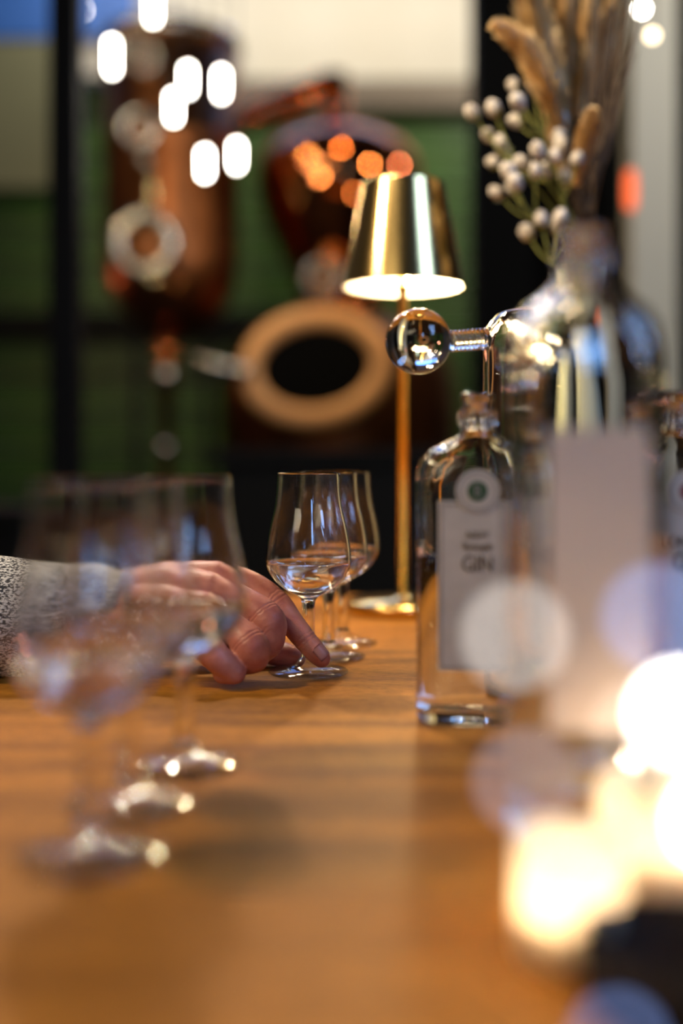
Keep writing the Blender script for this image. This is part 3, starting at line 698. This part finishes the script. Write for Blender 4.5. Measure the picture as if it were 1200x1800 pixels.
# ------------------------------------------------------------------ dried flowers
vd = 1.20; vx = at(1020, 0, vd).x
bm = bmesh.new(); zv = H + (HY - 470) * vd / F
lathe(bm, [(0, 0), (.034, 0), (.040, .01), (.044, .08), (.040, .17), (.026, .26), (.020, zv - .03), (.024, zv), (.021, zv), (.017, zv - .03), (.022, .26), (.035, .17), (.038, .08), (.034, .014), (0, .012)], 48)
V = tag(link_bm('flower_vase', bm, M['vase'], None, loc=(vx, vd, 0)), 'pale sage slender vase holding the dried flowers, behind the bottles', 'vase')
def base_pt(k): return Vector((vx + random.uniform(-.012, .012), vd + random.uniform(-.012, .012), .04))
mouth = Vector((vx, vd, zv))
def plume(pts_px, wid, label, dens=2600):
    pts = [base_pt(0), mouth + Vector((random.uniform(-.01, .01), random.uniform(-.01, .01), 0))] + [at(x, y, d) for x, y, d in pts_px]
    root = empty('pampas_stem', pts[0], label, 'dried flower', 'pampas plumes in the vase')
    sp = [Vector(p) for p in spline(pts, 8)]
    bm = bmesh.new(); tube(bm, sp, .0013, 6); local(link_bm('stem', bm, M['twig'], root), root)
    head = [Vector(p) for p in spline([at(x, y, d) for x, y, d in pts_px], 12)]
    bm = bmesh.new(); n = len(head)
    for k in range(dens):
        t = random.random(); i = min(int(t * (n - 1)), n - 2); p = head[i].lerp(head[i + 1], t * (n - 1) - i); ax = (head[i + 1] - head[i]).normalized()
        rv = Vector((random.gauss(0, 1), random.gauss(0, 1), random.gauss(0, 1))); rv = (rv - ax * rv.dot(ax)).normalized()
        env = math.sin(PI * min(1, max(0.06, t)) ** .8) ** .6
        L = wid * random.uniform(.6, 1.1) * env
        tip = p + rv * L * .62 + ax * L * random.uniform(.5, 1.2); sdv = ax.cross(rv) * .0013
        m_ = p.lerp(tip, .5) + rv * L * .15
        v = [bm.verts.new(q) for q in (p - sdv, p + sdv, m_ + sdv * 1.3, tip, m_ - sdv * 1.3)]
        bm.faces.new(v)
    o = link_bm('plume', bm, M['plume'], root); local(o, root); o['kind'] = 'stuff'
plume([(985, 230, 1.18), (960, 160, 1.16), (925, 90, 1.15), (868, 42, 1.14)], .026, 'curving cream pampas plume bending out to the left')
plume([(990, 240, 1.2), (968, 150, 1.2), (945, 60, 1.2), (925, -60, 1.2)], .040, 'thick pale pampas plume rising at the upper left of the bouquet')
plume([(1005, 200, 1.24), (1000, 90, 1.25), (995, -10, 1.25), (992, -80, 1.25)], .022, 'upright ochre pampas plume in the middle of the bouquet')
plume([(1015, 210, 1.22), (1028, 110, 1.24), (1035, 40, 1.24), (1040, -30, 1.24)], .022, 'ochre pampas plume just right of the bouquet middle')
plume([(1030, 180, 1.26), (1062, 90, 1.27), (1075, 10, 1.27), (1085, -60, 1.27)], .018, 'brownish pampas plume leaning to the right')
plume([(1012, 330, 1.16), (1022, 275, 1.15), (1032, 235, 1.14), (1040, 195, 1.13)], .020, 'short pinkish pampas plume low in front of the bouquet')
plume([(995, 330, 1.22), (985, 270, 1.23), (975, 190, 1.24), (965, 120, 1.24)], .022, 'orange brown pampas plume in the heart of the bouquet')
# sprigs of white buds
sprigs = {'far left sprig of white buds over the black wall': [(830, 198), (867, 190), (858, 238), (880, 250), (866, 285)],
 'upper sprig of white buds with yellow green leaves': [(902, 150), (937, 150), (967, 148), (906, 213), (910, 178)],
 'middle sprig of white buds left of the pampas': [(884, 262), (915, 285), (945, 265), (982, 240), (986, 208)],
 'lower sprig of white buds hanging above the dispenser': [(893, 300), (905, 320), (872, 338), (900, 330), (940, 300)],
 'inner sprig of white buds close to the stems': [(958, 300), (975, 275), (990, 310), (985, 255), (1014, 280)],
 'lowest sprig of white buds near the vase mouth': [(925, 408), (985, 382), (950, 385), (980, 400)]}
for lab, bs in sprigs.items():
    cxp = sum(b[0] for b in bs) / len(bs); cyp = sum(b[1] for b in bs) / len(bs)
    root = empty('bud_sprig', base_pt(0), lab, 'dried flower', 'white bud sprigs in the vase')
    jd = 1.17; jn = at(cxp + (990 - cxp) * .45, cyp + 70, jd)
    bm = bmesh.new(); tube(bm, spline([root.location, mouth + Vector((random.uniform(-.01, .005), random.uniform(-.01, .01), 0)), jn], 8), .0014, 6)
    tips = []
    for (x, y) in bs:
        dd_ = jd + random.uniform(-.03, .03); tp = at(x, y, dd_); tips.append(tp)
        mid = jn.lerp(tp, .5) + Vector((0, 0, -.006)); tube(bm, spline([jn, mid, tp], 5), .0009, 5)
    local(link_bm('stem', bm, M['leafy'], root), root)
    for tp in tips:
        dr = (tp - jn).normalized(); R = random.uniform(.0070, .0090)
        bm = bmesh.new(); bmesh.ops.create_icosphere(bm, subdivisions=3, radius=1)
        for v in bm.verts:
            q = v.co.copy(); f = .88 + .26 * noise.noise(q * 4 + tp * 99) + random.uniform(-.07, .07); v.co = Vector((q.x * R * f, q.y * R * f, q.z * R * 1.3 * f))
        bmesh.ops.transform(bm, matrix=axis(tp, tp + dr), verts=bm.verts[:])
        local(link_bm('bud', bm, M['bud'], root), root)
        for q in range(2):
            a = tp - dr * .012; sv = dr.cross(Vector((random.gauss(0, 1), random.gauss(0, 1), random.gauss(0, 1)))).normalized()
            e = a + sv * .010 + dr * .008; wv = dr.cross(sv) * .0028; bm = bmesh.new()
            m_ = a.lerp(e, .5)
            vs = [bm.verts.new(v) for v in (a, m_ + wv, e, m_ - wv, m_ + sv.cross(wv).normalized() * .001)]
            bm.faces.new((vs[0], vs[1], vs[4])); bm.faces.new((vs[1], vs[2], vs[4])); bm.faces.new((vs[2], vs[3], vs[4])); bm.faces.new((vs[3], vs[0], vs[4]))
            local(link_bm('leaf', bm, M['leafy'], root), root)
# thin dark twigs
for k in range(26):
    f = k / 25; x1 = 1020 + 115 * f + random.uniform(-8, 8); y1 = random.uniform(-60, 90) + 130 * max(0, f - .8); d_ = 1.2 + random.uniform(-.05, .06)
    pts = [base_pt(0), mouth + Vector((random.uniform(-.012, .014), random.uniform(-.012, .012), 0)), at(1020 + 55 * f + random.uniform(-6, 6), 250, d_), at(x1, y1, d_)]
    bm = bmesh.new(); sp = spline(pts, 8); tube(bm, [Vector(p) for p in sp], [.0016 - .001 * i / len(sp) for i in range(len(sp))], 6)
    tag(link_bm('dry_twig', bm, M['twig']), 'thin dark dry twig fanning up on the right side of the bouquet', 'twig', 'dry twigs in the vase')
# orange warning lamp seen far right
q = at(1108, 334, 2.4); r = empty('orange_lamp', q, 'small glowing orange capsule lamp beside the pale post at the right', 'lamp')
bm = bmesh.new(); lathe(bm, [(0, -.045), (.010, -.040), (.013, -.02), (.013, .02), (.010, .04), (0, .045)], 20); link_bm('glow_tube', bm, emis('orange_glow', (1, .16, .05), 1.6), r)
bm = bmesh.new(); tube(bm, [(0, 0, .04), (0, 0, CZ - q.z)], .002, 6); link_bm('cord', bm, M['black'], r)

# refracted light through the glassware reaches the table
for o in bpy.data.objects:
    if o.type == 'MESH' and o.name.split('.')[0] in ('glass_body', 'spirit'): o.cycles.is_caustics_caster = True
    if o.type == 'MESH' and o.name.split('.')[0] in ('tabletop',): o.cycles.is_caustics_receiver = True
